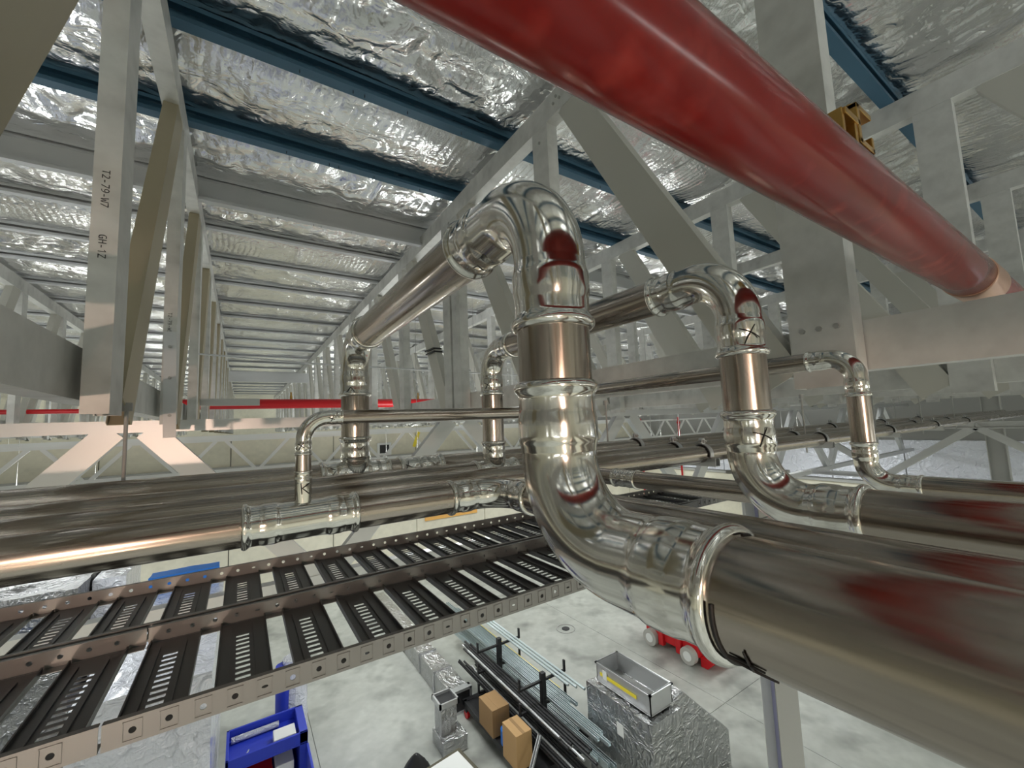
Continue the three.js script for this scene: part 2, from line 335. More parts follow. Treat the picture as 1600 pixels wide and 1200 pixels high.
{ // braced frame below the trusses at the right
  const t = thing('brace_frame', 'pale steel vee brace frame below the roof at far right', 'frame', V(9.2, -1.15, -3.2));
  const sd = D3(-1, 0, 0);
  part('rail', prism(V(9.2, -.3, 1), V(9.2, -.3, -3.66), cOut(.06, .1, .004, .018), sd), M.galvBright, t);
  for (const z of [-2.55, -.35]) { part('brace', prism(V(9.2, -.32, z + 1.1), V(9.2, -1.12, z), rectOut(.06, .1), sd), M.galvBright, t); part('brace', prism(V(9.2, -.32, z - 1.1), V(9.2, -1.12, z), rectOut(.06, .1), sd), M.galvBright, t); }
  part('rail', prism(V(9.2, -1.14, 1), V(9.2, -1.14, -3.66), cOut(.06, .08, .004, .018), sd), M.galvBright, t);
}
for (const [x, z, lb] of [[14.9, -2.05, 'dark steel I-column in front of the white lined wall at right'], [15.6, -8.4, 'steel I-column further along the white lined wall']]) {
  const t = thing('wall_column', lb, 'column', V(x, -H, z));
  part('web', box(x - .006, x + .006, -H, ROOF, z - .14, z + .14), M.galvDull, t);
  part('flange', box(x - .1, x + .1, -H, ROOF, z + .14, z + .155), M.galvDull, t); part('flange', box(x - .1, x + .1, -H, ROOF, z - .155, z - .14), M.galvDull, t);
}
{ // short post under the pipes at right
  const t = thing('rack_post', 'painted steel post standing on the floor below the thick pipe at right', 'post', V(2.5, -H, -1.27));
  const th = .9, R = (dx, dz) => [2.5 + dx * Math.cos(th) + dz * Math.sin(th), -1.27 - dx * Math.sin(th) + dz * Math.cos(th)];
  const pl = (name, a, b, w, m) => { const [x0, z0] = R(...a), [x1, z1] = R(...b); part(name, prism(V(x0, -H, z0), V(x0, -.34, z0), [[0, -w / 2], [Math.hypot(x1 - x0, z1 - z0), -w / 2], [Math.hypot(x1 - x0, z1 - z0), w / 2], [0, w / 2]], D3(x1 - x0, 0, z1 - z0)), m, t); };
  pl('flange', [-.085, -.055], [-.085, .055], .01, M.galvDull); pl('web', [-.085, 0], [.08, 0], .008, M.lavender); pl('flange', [.08, -.055], [.08, .055], .01, M.white);
  part('head_plate', rbox(2.38, 2.62, -.34, -.325, -1.39, -1.15, .003), M.galvDull, t);
}

// ---------------------------------------------------------------- stainless pipes
// press socket read from its mouth inwards: [distance, radius factor], for 108 mm pipe
const SOCK = [[0, 1.02], [.0015, 1.10], [.005, 1.155], [.009, 1.17], [.013, 1.155], [.017, 1.09], [.021, 1.045], [.026, 1.03], [.04, 1.03], [.046, 1.035], [.054, 1.07], [.064, 1.075], [.078, 1.075], [.084, 1.07], [.088, 1.045], [.092, 1.03], [.1, 1.01]];
const SL = .103;
function elbow(parent, c, d1, d2, D, R, x1 = 0, x2 = 0) {
  const k = D / .108, r = D / 2, rings = [], at = (d, s) => c.clone().addScaledVector(d, s);
  for (const [s, f] of SOCK) rings.push({ p: at(d1, R + x1 + (SL - s) * k), r: r * f });
  const o = c.clone().addScaledVector(d1, R).addScaledVector(d2, R), n = 22;
  for (let i = 0; i <= n; i++) { const a = Math.PI / 2 * i / n; rings.push({ p: o.clone().addScaledVector(d2, -R * Math.cos(a)).addScaledVector(d1, -R * Math.sin(a)), r: r * (1.0 + .015 * Math.sin(2 * a)) }); }
  for (const [s, f] of [...SOCK].reverse()) rings.push({ p: at(d2, R + x2 + (SL - s) * k), r: r * f });
  return part('elbow', sweep(rings, 48), M.fitting, parent);
}
function coupling(parent, c, d, D, L, name = 'coupling') {
  const k = D / .108, r = D / 2, rings = [];
  for (const [s, f] of SOCK) if (s * k < L / 2) rings.push({ p: c.clone().addScaledVector(d, L / 2 - s * k), r: r * f });
  for (const q of [...rings].reverse()) rings.push({ p: c.clone().multiplyScalar(2).sub(q.p), r: q.r });
  return part(name, sweep(rings, 40), M.fitting, parent);
}
function tee(parent, c, d, D, L, b, Db, hb) {                        // run along d, branch along b of height hb
  const t = coupling(parent, c, d, D, L, 'tee');
  const k = Db / .108, r = Db / 2, rings = [{ p: c.clone(), r: r * 1.03 }];
  const N = [...SOCK].reverse().filter(q => q[0] < .9 * SL);
  for (const [s, f] of N) if (hb - s * k > D * .4) rings.push({ p: c.clone().addScaledVector(b, hb - s * k), r: r * f });
  part('branch', sweep(rings, 40), M.fitting, t);
  return t;
}
const pipe = (parent, a, b, D) => part('pipe_length', sweep([0, .004, .25, .5, .75, .996, 1].map(t => ({ p: a.clone().lerp(b, t), r: D / 2 })), 56), M.pipe, parent);
// felt-pen cross drawn on a cylinder: axis point, axis, radius, outward direction
function cross(parent, c, ax, r, out, size = .02, turn = 0, kind = 'x') {
  const o = out.clone().addScaledVector(ax, -out.dot(ax)).normalize(), w = ax.clone().cross(o), gs = [];
  const pt = (u, v) => { const th = u / r; return c.clone().addScaledVector(ax, v).addScaledVector(o, Math.cos(th) * (r + .0006)).addScaledVector(w, Math.sin(th) * (r + .0006)); };
  const ct = Math.cos(turn), sn = Math.sin(turn), line = (a, b, bend = 0) => { const q = []; for (let i = 0; i <= 10; i++) { const t = i / 10, e = bend * Math.sin(Math.PI * t); const u = a[0] + (b[0] - a[0]) * t + e, v = a[1] + (b[1] - a[1]) * t + e * .6; q.push({ p: pt((u * ct - v * sn) * size, (u * sn + v * ct) * size), r: .0009 + .0004 * Math.sin(Math.PI * t) }); } gs.push(sweep(q, 6)); };
  if (kind === 'x') { line([-1, .8], [1.1, -.6], .12); line([.8, 1], [-.7, -1.1], -.1); }
  else if (kind === 'k') { line([-.7, 1], [-.5, -1]); line([.8, .9], [-.5, .1]); line([-.4, .1], [.8, -1]); }
  else { line([-.9, -.5], [0, .6]); line([0, .6], [.9, -.5]); }
  part('pen_mark', gs, M.marker, parent);
}
const X = xAxis, Y = yAxis, Z = zAxis, nX = D3(-1, 0, 0), nY = D3(0, -1, 0), nZ = D3(0, 0, -1);
const zF3 = -1.767, zF2 = -1.495, zFX = -1.32, zF1 = -1.166, yF3 = -.181, yF2 = -.192, yFX = -.2, yF1 = -.213;
function loop(label, D, x, zr, yl, yu, zb, yh, Dh, hb, ze, xl = 0, xu = 0) {
  const R = D * 1.13, e = R + SL * D / .108, t = thing('expansion_loop', label, 'pipe', V(x, yl - D / 2, zr), null);
  const top = V(x, yu, zr), low = V(x, yl, zr), bk = V(x, yu, zb);
  pipe(t, V(x, yl, ze), V(x, yl, zr + e + xl - .03), D);
  const el = elbow(t, low, Z, Y, D, R, xl);
  pipe(t, V(x, yl + e - .03, zr), V(x, yu - e + .03, zr), D);
  const eu = elbow(t, top, nY, nZ, D, R, 0, xu);
  pipe(t, V(x, yu, zr - e - xu + .03), V(x, yu, zb + e - .03), D);
  const eb = elbow(t, bk, Z, nY, D, R);
  pipe(t, V(x, yu - e + .03, zb), V(x, yh + hb - .04, zb), D);
  return { t, el, eu, eb, e, R };
}
const L1 = loop('largest polished stainless steel pipe loop, rising in front of the viewer and bending away', .108, .389, -.476, -.166, .36, zF3, yF3, .108, .12, 3, .028, .035);
const L2 = loop('middle-sized stainless steel pipe loop right of the largest, rising with crosses penned on it', .0889, .878, -.455, -.177, .305, zF2, yF2, .0889, .1, 3, 0, .015);
const L3 = loop('smallest stainless steel pipe loop at right, rising in front of the bolted post', .054, 1.43, -.437, -.2, .149, zF3, yF3, .108, .1, 3);
const toCam = (p) => V(0, 0, 0).sub(p).setY(0).normalize();
cross(L2.t, V(.878, .16, -.455), Y, .0478, toCam(V(.878, 0, -.455)).applyAxisAngle(Y, .35), .017, .1);
cross(L2.t, V(.878, -.045, -.455), Y, .0478, toCam(V(.878, 0, -.455)).applyAxisAngle(Y, .5), .016, .2);
cross(L2.t, V(.878, .16, zF2), Y, .0478, toCam(V(.878, 0, zF2)).applyAxisAngle(Y, -.4), .013, 0);
cross(L1.t, V(.389, .16, zF3), Y, .058, toCam(V(.389, 0, zF3)).applyAxisAngle(Y, -.3), .018, 0, 'v');
cross(L1.t, V(.389, .348, -.66), Z, .058, D3(-.4, -1, 0).normalize(), .012, .6, 'v');
{ const zb = -.476 + L1.e + .028 + .004, arc = (a0, a1, r, dz) => { const q = []; for (let i = 0; i <= 24; i++) { const a = a0 + (a1 - a0) * i / 24; q.push({ p: V(.389 + Math.cos(a) * .0544, -.166 + Math.sin(a) * .0544, zb + dz * i / 24), r }); } return sweep(q, 6); };
  part('pen_line', arc(3.0, 4.6, .0022, .001), M.marker, L1.t); part('pen_line', arc(1.25, 1.5, .0016, 0), M.marker, L1.t); part('pen_line', arc(3.9, 4.25, .0014, .035), M.marker, L1.t);
  cross(L1.t, V(.389, -.166, zb + .02), Z, .0546, D3(-1, -.8, 0).normalize(), .011, .5, 'x'); }

// header pipes crossing from left to right
function header(label, D, y, z, x0, x1) { const t = thing('header_pipe', label, 'pipe', V(0, y - D / 2, z)); pipe(t, V(x0, y, z), V(x1, y, z), D); return t; }
const F3 = header('furthest of the long stainless header pipes crossing from left to right, carrying the largest loop', .108, yF3, zF3, -7, 14);
tee(F3, V(.389, yF3, zF3), X, .108, .27, Y, .108, .155); coupling(F3, V(.66, yF3, zF3), X, .108, .2);
cross(F3, V(.585, yF3, zF3), X, .056, D3(0, .55, 1).normalize(), .02, .2); cross(F3, V(.3, yF3, zF3), X, .056, D3(0, .6, 1).normalize(), .016, .2, 'v'); cross(F3, V(.389, yF3 + .1, zF3), Y, .056, D3(.2, 0, 1).normalize(), .018, .2, 'k');
tee(F3, V(1.43, yF3, zF3), X, .108, .25, Y, .054, .12);
const F2 = header('second furthest long stainless header pipe, with the middle loop dropping onto it', .0889, yF2, zF2, -7, 14);
tee(F2, V(.878, yF2, zF2), X, .0889, .2, Y, .0889, .125);
cross(F2, V(.878, yF2 + .085, zF2), Y, .0462, toCam(V(.878, 0, zF2)).applyAxisAngle(Y, -.4), .012, 0);
const FX = header('long stainless header pipe second nearest the viewer, clamped at right with a branch', .0889, yFX, zFX, -7, 14);
tee(FX, V(1.08, yFX, zFX), X, .0889, .18, Z, .054, .11);
const P2b = thing('branch_pipe', 'slim stainless branch pipe behind the middle loop, coming forward from a header', 'pipe', V(1.08, -.23, -.9));
pipe(P2b, V(1.08, -.197, zFX + .09), V(1.08, -.197, 3), .054); coupling(P2b, V(1.08, -.197, -.975), Z, .054, .1);
const F1 = thing('header_pipe', 'front left stainless pipe with the slim riser, elbowing forward under the loops', 'pipe', V(0, yF1 - .045, zF1));
{
  const D = .0889, R = D * 1.13, e = R + SL * D / .108, xe = .705;
  pipe(F1, V(-7, yF1, zF1), V(xe - e + .03, yF1, zF1), D);
  tee(F1, V(.132, yF1, zF1), X, D, .256, Y, .0365, .118);
  elbow(F1, V(xe, yF1, zF1), nX, Z, D, R);
  pipe(F1, V(xe, yF1, zF1 + e - .03), V(xe, yF1, 3), D);
}
{ // slim riser and crosspiece
  const D = .0365, t = thing('riser_pipe', 'slim stainless pipe rising off the front left pipe and running right to the big loop', 'pipe', V(.132, -.1, zF1)), y = .036, R = .058, e = R + SL * D / .108;
  pipe(t, V(.132, yF1 + .1, zF1), V(.132, y - e + .01, zF1), D);
  elbow(t, V(.132, y, zF1), nY, X, D, R);
  pipe(t, V(.132 + e - .01, y, zF1), V(.82, y, zF1), D);
  coupling(t, V(.84, y, zF1), X, D, .06); part('end_cap', sweep([{ p: V(.866, y, zF1), r: D * .5 }, { p: V(.88, y, zF1), r: D * .5 }, { p: V(.886, y, zF1), r: D * .3 }]), M.fitting, t);
  cross(t, V(.132, -.035, zF1), Y, D * .54, toCam(V(.132, 0, zF1)).applyAxisAngle(Y, -.3), .008, 0); cross(t, V(.132, yF1 + .075, zF1), Y, D * .55, toCam(V(.132, 0, zF1)).applyAxisAngle(Y, .2), .013, 0, 'k');
  cross(t, V(.195, y, zF1), X, D * .53, D3(0, -.2, 1).normalize(), .006, .3);
}
// clamps holding the headers to strut channels, and the channels on rods
function clamp(x, y, z, D, label) {
  const t = thing('pipe_clamp', label, 'clamp', V(x, y - D / 2 - .02, z), 'pipe clamps on the header pipes');
  const band = (r0, r1, w) => { const s = new THREE.Shape(); s.absarc(0, 0, r1, -.3, Math.PI + .3); s.absarc(0, 0, r0, Math.PI + .3, -.3, true); const g = new THREE.ExtrudeGeometry(s, { depth: w, bevelEnabled: false, curveSegments: 24 }); g.translate(0, 0, -w / 2); g.rotateY(-Math.PI / 2); g.translate(x, y + H, z); return g; };
  part('band', band(D / 2 + .006, D / 2 + .009, .03), M.galvBright, t);
  part('rubber_liner', band(D / 2 + .0005, D / 2 + .0058, .042), M.rubber, t);
  part('ear', [rbox(x - .015, x + .015, y + D / 2 + .006, y + D / 2 + .036, z - .009, z - .005, .001), rbox(x - .015, x + .015, y + D / 2 + .006, y + D / 2 + .036, z + .005, z + .009, .001)], M.galvBright, t);
  part('bolt', [rod(V(x, y + D / 2 + .022, z - .022), V(x, y + D / 2 + .022, z + .026), .004, 8), rod(V(x, y + D / 2 + .022, z + .009), V(x, y + D / 2 + .022, z + .018), .009, 6)], M.galvDull, t);
}
const SX = [2.06, 3.5, 4.95, 6.4, 7.85];
SX.forEach((x, i) => {
  const nm = ['just left of the middle loop', 'between the middle and smallest loops', 'just right of the smallest loop', 'well right of the smallest loop', 'at the far right end in view'][i];
  clamp(x, yF3, zF3, .108, `steel clamp on the furthest header pipe ${nm}`);
  clamp(x, yF2, zF2, .0889, `steel clamp on the second furthest header pipe ${nm}`);
  clamp(x, yFX, zFX, .0889, `steel clamp on the nearest right-hand header pipe ${nm}`);
});
[-1.6, -.345, ...SX].forEach((x, i) => {
  const t = thing('strut_support', ['strut channel hung on rods under the header pipes, leftmost', 'strut channel hung on rods under the header pipes left of the thin riser', 'strut channel under the clamps just left of the middle loop', 'strut channel hung under the clamps between middle and smallest loops', 'strut channel hung under the clamps right of the smallest loop', 'strut channel hung well right of the smallest loop', 'strut channel hung at the far right end in view'][i], 'support', V(x, -.3, -1.55));
  part('channel', prism(V(x, -.262, -2.05), V(x, -.262, -1.24), cOut(.041, .041, .0025, .008), Y), M.galvBright, t);
  for (const z of [-2.0, -1.41]) { if (z > -1.9 && (x < 2.5)) continue; part('rod', rod(V(x, -.3, z), V(x, i > 1 ? .13 : .12, z), .006, 8), M.galvDull, t); part('nut', [rod(V(x, -.232, z), V(x, -.22, z), .012, 6), rod(V(x, .1, z), V(x, .13, z), .018, 6)], M.galvDull, t); }
});

// ---------------------------------------------------------------- red sprinkler mains
{
  const D = .1143, y = .369, z = -.246, t = thing('sprinkler_main', 'thick glossy red sprinkler main crossing overhead from upper left to right', 'pipe', V(1, y - D / 2, z));
  part('pipe_length', sweep([-3, -1, 0, .5, 1, 1.3, 1.6, 1.735].map(x => ({ p: V(x, y, z), r: D / 2 })), 72), M.red, t);
  part('pipe_length', sweep([1.735, 2.6, 4, 9].map(x => ({ p: V(x, y, z), r: D / 2 })), 64), M.red, t);
  part('coupling', sweep([[1.733, 1.0], [1.735, 1.04], [1.75, 1.05], [1.9, 1.05], [1.92, 1.04], [1.922, 1]].map(([x, f]) => ({ p: V(x, y, z), r: D / 2 * f })), 56), M.copper, t, 'copper-coloured band standing in for glare near the beam');  // coppery band painted in place of glare on the red pipe
  part('outlet_boss', rod(V(1.03, y + .045, z), V(1.03, y + .072, z), .018, 16), M.redPaint, t);
  const cx = .885, h = thing('beam_clamp', 'yellowish brass clamp bracket on top of the red main', 'clamp', V(cx, y + .056, z)), q = (a, b, c, d, e) => rbox(cx + a, cx + b, y + c, y + d, z - e, z + e, .0015);
  part('saddle', [q(-.05, .06, .053, .062, .03), q(-.012, .004, .06, .13, .02)], M.brass, h);
  part('jaw', [q(-.055, .01, .122, .134, .022), q(.0, .07, .09, .1, .022), q(.0, .012, .09, .165, .022), q(.0, .07, .155, .165, .022), q(-.06, -.05, .06, .134, .018), q(.06, .07, .09, .12, .022)], M.brass, h);
  part('bolt', [rod(V(cx + .045, y + .075, z), V(cx + .045, y + .19, z), .006, 8), rod(V(cx + .045, y + .165, z), V(cx + .045, y + .178, z), .013, 6)], M.brass, h);
  const f = thing('sprinkler_branch', 'distant red sprinkler pipe crossing low inside the truss corridor', 'pipe', V(0, .36, -7));
  part('pipe_length', rod(V(-.85, .43, -7), V(6.5, .43, -7), .07, 24), M.redPaint, f); part('end_cap', rod(V(-.9, .43, -7), V(-.83, .43, -7), .078, 20), M.redPaint, f);
  for (const x of [.62, 2.6]) part('sprinkler_head', [rod(V(x, .5, -7), V(x, .55, -7), .018, 10), rod(V(x, .55, -7), V(x, .6, -7), .011, 8), rod(V(x, .6, -7), V(x, .603, -7), .02, 12)], M.brass, f);
}
solo('sprinkler_branch', rod(V(-11.8, .42, -8.2), V(-1.2, .42, -8.2), .032, 16), M.redPaint, 'thin red sprinkler pipe at far left behind the nearest left truss', 'pipe');
solo('corridor_beam', prism(V(-.3, 1.53, -13), V(1.6, 1.53, -13), cOut(.08, .27, .006, .02), D3(0, 0, -1)), M.purlinGrey, 'deep grey channel beam spanning high across the truss corridor far back', 'beam');
solo('short_channel', prism(V(-.36, .335, -5.1), V(.16, .335, -5.1), cOut(.05, .07, .004, .02), D3(0, 0, -1)), M.galvBright, 'short grey channel at the foot of the left truss inside the corridor', 'channel');
solo('white_cable', sweep([[-.36, .755, -4.72], [-.2, .75, -4.72], [.6, .71, -4.72], [1.64, .69, -4.72], [3, .665, -4.72], [3.8, .66, -4.72]].map(p => ({ p: V(...p), r: .009 })), 8), M.cable, 'thin white cable strung across the truss corridor', 'cable');

// ---------------------------------------------------------------- cable trays
function tray(zf, zb, x0, x1, label) {
  const t = thing('cable_tray', label, 'cable tray', V((x0 + x1) / 2, -.53, (zf + zb) / 2)), yt = -.485, yb = -.529;
  // side rails with punched, embossed squares (one plate with round holes)
  for (const [z, dir] of [[zf, 1], [zb, -1]]) {
    const s = new THREE.Shape(); s.moveTo(x0, yb + H); s.lineTo(x1, yb + H); s.lineTo(x1, yt + H); s.lineTo(x0, yt + H); s.lineTo(x0, yb + H);
    const emb = [];
    for (let k = Math.ceil((x0 + .02) / .05); k * .05 < x1 - .02; k++) {
      const cx = k * .05, cy = (yt + yb) / 2 + H, hole = new THREE.Path();
      if (k % 4 === 1) { hole.absellipse(cx, cy, .006, .0028, 0, 2 * Math.PI); } else hole.absarc(cx, cy, .0055, 0, 2 * Math.PI);
      s.holes.push(hole);
      const o = z + dir * .0012;
      for (const [a, b, c, d] of [[cx - .0135, cx - .0122, -.016, .016], [cx + .0122, cx + .0135, -.016, .016], [cx - .0135, cx + .0135, -.0165, -.015], [cx - .0135, cx + .0135, .015, .0165]]) emb.push(box(a, b, cy - H + c, cy - H + d, o - .0012, o + .0012));
    }
    const g = new THREE.ExtrudeGeometry(s, { depth: .0016, bevelEnabled: false, curveSegments: 6 }); g.translate(0, 0, z - .0008);
    part('side_rail', [g, box(x0, x1, yt - .0016, yt, Math.min(z, z - dir * .012), Math.max(z, z - dir * .012)), box(x0, x1, yb, yb + .0016, Math.min(z, z - dir * .03), Math.max(z, z - dir * .03))], M.tray, t);
    part('rail_emboss', emb, M.tray, t);
  }
  // rungs: plates .105 wide with a central row of slots and pressed ridges, gaps of .045 between
  const zi = zf - .012, zo = zb + .012, n = 10, L = (zi - zo);
  for (let k = Math.ceil((x0 + .0365) / .1475); k * .1475 - .0365 + .105 < x1 + .001; k++) {
    const a = k * .1475 - .0365, s = new THREE.Shape(); s.moveTo(a, -zi); s.lineTo(a + .105, -zi); s.lineTo(a + .105, -zo); s.lineTo(a, -zo); s.lineTo(a, -zi);
    for (let i = 0; i < n; i++) { const zc = -zi + L * (.2 + .6 * (i + .5) / n), w = L * .6 / n * .26, p = new THREE.Path(); p.moveTo(a + .036, zc - w); p.lineTo(a + .064, zc - w); p.lineTo(a + .064, zc + w); p.lineTo(a + .036, zc + w); p.lineTo(a + .036, zc - w); s.holes.push(p); }
    const g = new THREE.ExtrudeGeometry(s, { depth: .0016, bevelEnabled: false }); g.rotateX(-Math.PI / 2); g.scale(1, 1, 1); g.translate(0, yb + H + .002, 0);
    // rotateX(-90) maps shape y to -z
    part('rung_plate', [g, box(a, a + .003, yb - .004, yb + .012, zo, zi), box(a + .102, a + .105, yb - .004, yb + .012, zo, zi), box(a + .022, a + .026, yb + .003, yb + .008, zo + .04, zi - .04), box(a + .074, a + .078, yb + .003, yb + .008, zo + .04, zi - .04)], M.rungShade, t);
  }
  return t;
}
tray(-1.03, -1.47, -.19, 2.2, 'front galvanised cable tray, its embossed side rail nearest the viewer');
tray(-1.03, -1.47, -1.6, -.194, 'short left length of the front cable tray, butted at the rail joint');
tray(-1.49, -1.93, -1.6, 2.6, 'rear galvanised cable tray running along behind the front tray');

// ---------------------------------------------------------------- things down on the floor
const yFl = -H;
function crumpledBox(x0, x1, y0, y1, z0, z1, n = 16, amp = .02) {
  const g = new THREE.BoxGeometry(x1 - x0, y1 - y0, z1 - z0, n, n, n), p = g.attributes.position, nn = g.attributes.normal;
  for (let i = 0; i < p.count; i++) { const x = p.getX(i), y = p.getY(i), z = p.getZ(i); const d = amp * (ridge(x * 2.3 + y * 1.7 + 5, z * 2.1 + y * 1.3) + .5 * ridge(x * 5 + z * 4, y * 5) - .9); const q = new THREE.Vector3(x, y, z).normalize(); p.setXYZ(i, x + q.x * d, y + q.y * d, z + q.z * d); }
  g.computeVertexNormals(); g.translate((x0 + x1) / 2, (y0 + y1) / 2 + H, (z0 + z1) / 2); return metreUV3(g);
}
function metreUV3(g) { const p = g.attributes.position, n = g.attributes.normal, a = new Float32Array(p.count * 2); for (let i = 0; i < p.count; i++) { const nx = Math.abs(n.getX(i)), ny = Math.abs(n.getY(i)), nz = Math.abs(n.getZ(i)); const [u, v] = ny > nx && ny > nz ? [p.getX(i), p.getZ(i)] : nx > nz ? [p.getZ(i), p.getY(i)] : [p.getX(i), p.getY(i)]; a[2 * i] = u; a[2 * i + 1] = v; } g.setAttribute('uv', new THREE.BufferAttribute(a, 2)); return g; }
{ // plastic-wrapped unit with blue top, left
  const t = thing('wrapped_unit', 'tall unit wrapped in wrinkled clear plastic with a blue top, below the trays', 'crate', V(-1, yFl, -7.3));
  part('wrapping', crumpledBox(-1.2, -.19, yFl, -2.3, -8.6, -5.3, 26, .05), M.plastic, t);
  part('blue_top', crumpledBox(-1.1, -.25, -2.32, -2.06, -8.6, -8.3, 10, .02), M.blueTarp, t);
  const u = thing('wrapped_unit', 'long foil-wrapped duct unit at lower left behind the trays', 'duct', V(-4, yFl, -8.6));
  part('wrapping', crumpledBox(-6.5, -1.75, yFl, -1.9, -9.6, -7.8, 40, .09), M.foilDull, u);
  part('blue_tape', rbox(-4.6, -2.1, -2.36, -2.31, -7.78, -7.7), M.blueTarp, u);
  part('cap_plate', crumpledBox(-1.7, -1.35, yFl, -1.95, -9.4, -8.3, 8, .02), M.plastic, u);
}
{ // blue tool chest
  const t = thing('tool_chest', 'open bright blue steel tool chest on the floor', 'tool chest', V(.34, yFl, -6.35));
  const x0 = -.08, x1 = .76, z0 = -6.66, z1 = -6.06, yt = -3.66, m = M.blue;
  part('body', [rbox(x0, x1, yFl + .08, yt, z0, z0 + .03), rbox(x0, x0 + .03, yFl + .08, yt, z0, z1), rbox(x1 - .09, x1, yFl + .08, yt, z0, z1), rbox(x0, x1, yFl + .06, yFl + .1, z0, z1), rbox(x0, x1, yt - .12, yt, z1 - .03, z1), rbox(x0, x1, yt - .14, yt - .12, z0, z1)], m, t);
  part('shelf', rbox(x0 + .02, x1 - .05, -4.2, -4.18, z0, z1 - .02), m, t);
  const d = part('door', rbox(x1 - .02, x1 + .01, yFl + .12, yt - .14, z1 - .01, z1 + .5, .008), m, t); part('door_panel', rbox(x1 + .01, x1 + .018, yFl + .2, yt - .22, z1 + .08, z1 + .42, .004), m, d);
  part('foot', [rbox(x0 + .1, x0 + .2, yFl, yFl + .07, z0 + .05, z1 - .05), rbox(x1 - .2, x1 - .1, yFl, yFl + .07, z0 + .05, z1 - .05)], M.black, t);
  solo('plastic_tube', rod(V(x0 + .05, yt - .08, z0 + .1), V(x1 - .28, yt - .08, z0 + .1), .035, 16), M.plastic, 'clear plastic tube lying in the top of the blue tool chest', 'tube');
  solo('grey_carton', rbox(x1 - .36, x1 - .12, yt - .12, yt - .02, z1 - .3, z1 - .08, .01), M.white, 'small pale carton in the corner of the blue tool chest', 'box');
  const pl = thing('pliers', 'pliers lying open in the tray of the blue tool chest', 'pliers', V(.1, yt - .12, -6.2));
  part('handle', [rod(V(.12, yt - .105, -6.22), V(0.02, yt - .105, -6.12), .012, 8), rod(V(.12, yt - .105, -6.22), V(.2, yt - .105, -6.1), .012, 8)], M.black, pl); part('jaw', rod(V(.12, yt - .105, -6.22), V(.15, yt - .105, -6.31), .014, 8, .005), M.galvBright, pl);
  solo('tool_case', rbox(.1, .4, -4.18, -4.02, -6.5, -6.15, .02), M.redPaint, 'red case on the shelf inside the blue tool chest', 'case');
  solo('white_carton', rbox(.42, .62, -4.18, -3.98, -6.5, -6.14, .01), M.white, 'pale carton on the shelf inside the blue tool chest', 'box');
}
{ // bagged roll behind the chest
  const t = thing('wrapped_roll', 'blue and clear plastic wrapped roll standing behind the tool chest', 'roll', V(.72, yFl, -7.6));
  const g = new THREE.CylinderGeometry(.16, .19, 1.15, 24, 14), p = g.attributes.position; for (let i = 0; i < p.count; i++) { const f = 1 + .12 * (ridge(p.getX(i) * 9, p.getY(i) * 7 + p.getZ(i) * 8) - .5); p.setX(i, p.getX(i) * f); p.setZ(i, p.getZ(i) * f); } g.computeVertexNormals(); g.translate(.76, .575, -7.6); part('plastic_bag', g, M.plastic, t);
  part('blue_roll', rod(V(.62, yFl, -7.55), V(.62, yFl + 1.1, -7.55), .12, 20), M.blue, t);
}
function ductShell(x0, x1, y0, y1, z0, z1, axis, wall = .012) {     // open rectangular tube along z or y
  if (axis === 'z') return [box(x0, x0 + wall, y0, y1, z0, z1), box(x1 - wall, x1, y0, y1, z0, z1), box(x0, x1, y0, y0 + wall, z0, z1), box(x0, x1, y1 - wall, y1, z0, z1)];
  return [box(x0, x0 + wall, y0, y1, z0, z1), box(x1 - wall, x1, y0, y1, z0, z1), box(x0, x1, y0, y1, z0, z0 + wall), box(x0, x1, y0, y1, z1 - wall, z1)];
}
{ // long foil duct on the floor
  const t = thing('foil_duct', 'long foil-wrapped square duct lying on the floor with its dark end open', 'duct', V(3.06, yFl, -8));
  part('wrapping', crumpledBox(2.9, 3.22, yFl, yFl + .33, -11.5, -6.62, 26, .03), M.foilWrap, t);
  part('end_frame', ductShell(2.88, 3.25, yFl + .0, yFl + .36, -6.64, -6.52, 'z', .04), M.galvBright, t);
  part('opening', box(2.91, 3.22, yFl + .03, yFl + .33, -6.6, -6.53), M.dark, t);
  part('tape_band', [-7.3, -8.0, -8.9].map(z => rbox(2.885, 3.235, yFl, yFl + .35, z - .03, z + .03, .01)), M.foilWrap, t);
  const s = thing('foil_duct', 'short foil-wrapped duct standing on a flared foot, dark opening on top', 'duct', V(2.6, yFl, -6.05));
  part('wrapping', crumpledBox(2.47, 2.71, yFl + .12, yFl + .6, -6.2, -5.97, 12, .02), M.foilWrap, s);
  part('foot', crumpledBox(2.44, 2.8, yFl, yFl + .2, -6.22, -5.82, 8, .03), M.foilWrap, s);
  part('collar', ductShell(2.44, 2.74, yFl + .58, yFl + .65, -6.24, -5.93, 'y', .025), M.galvBright, s);
  part('opening', box(2.46, 2.72, yFl + .59, yFl + .615, -6.22, -5.95), M.dark, s);
}
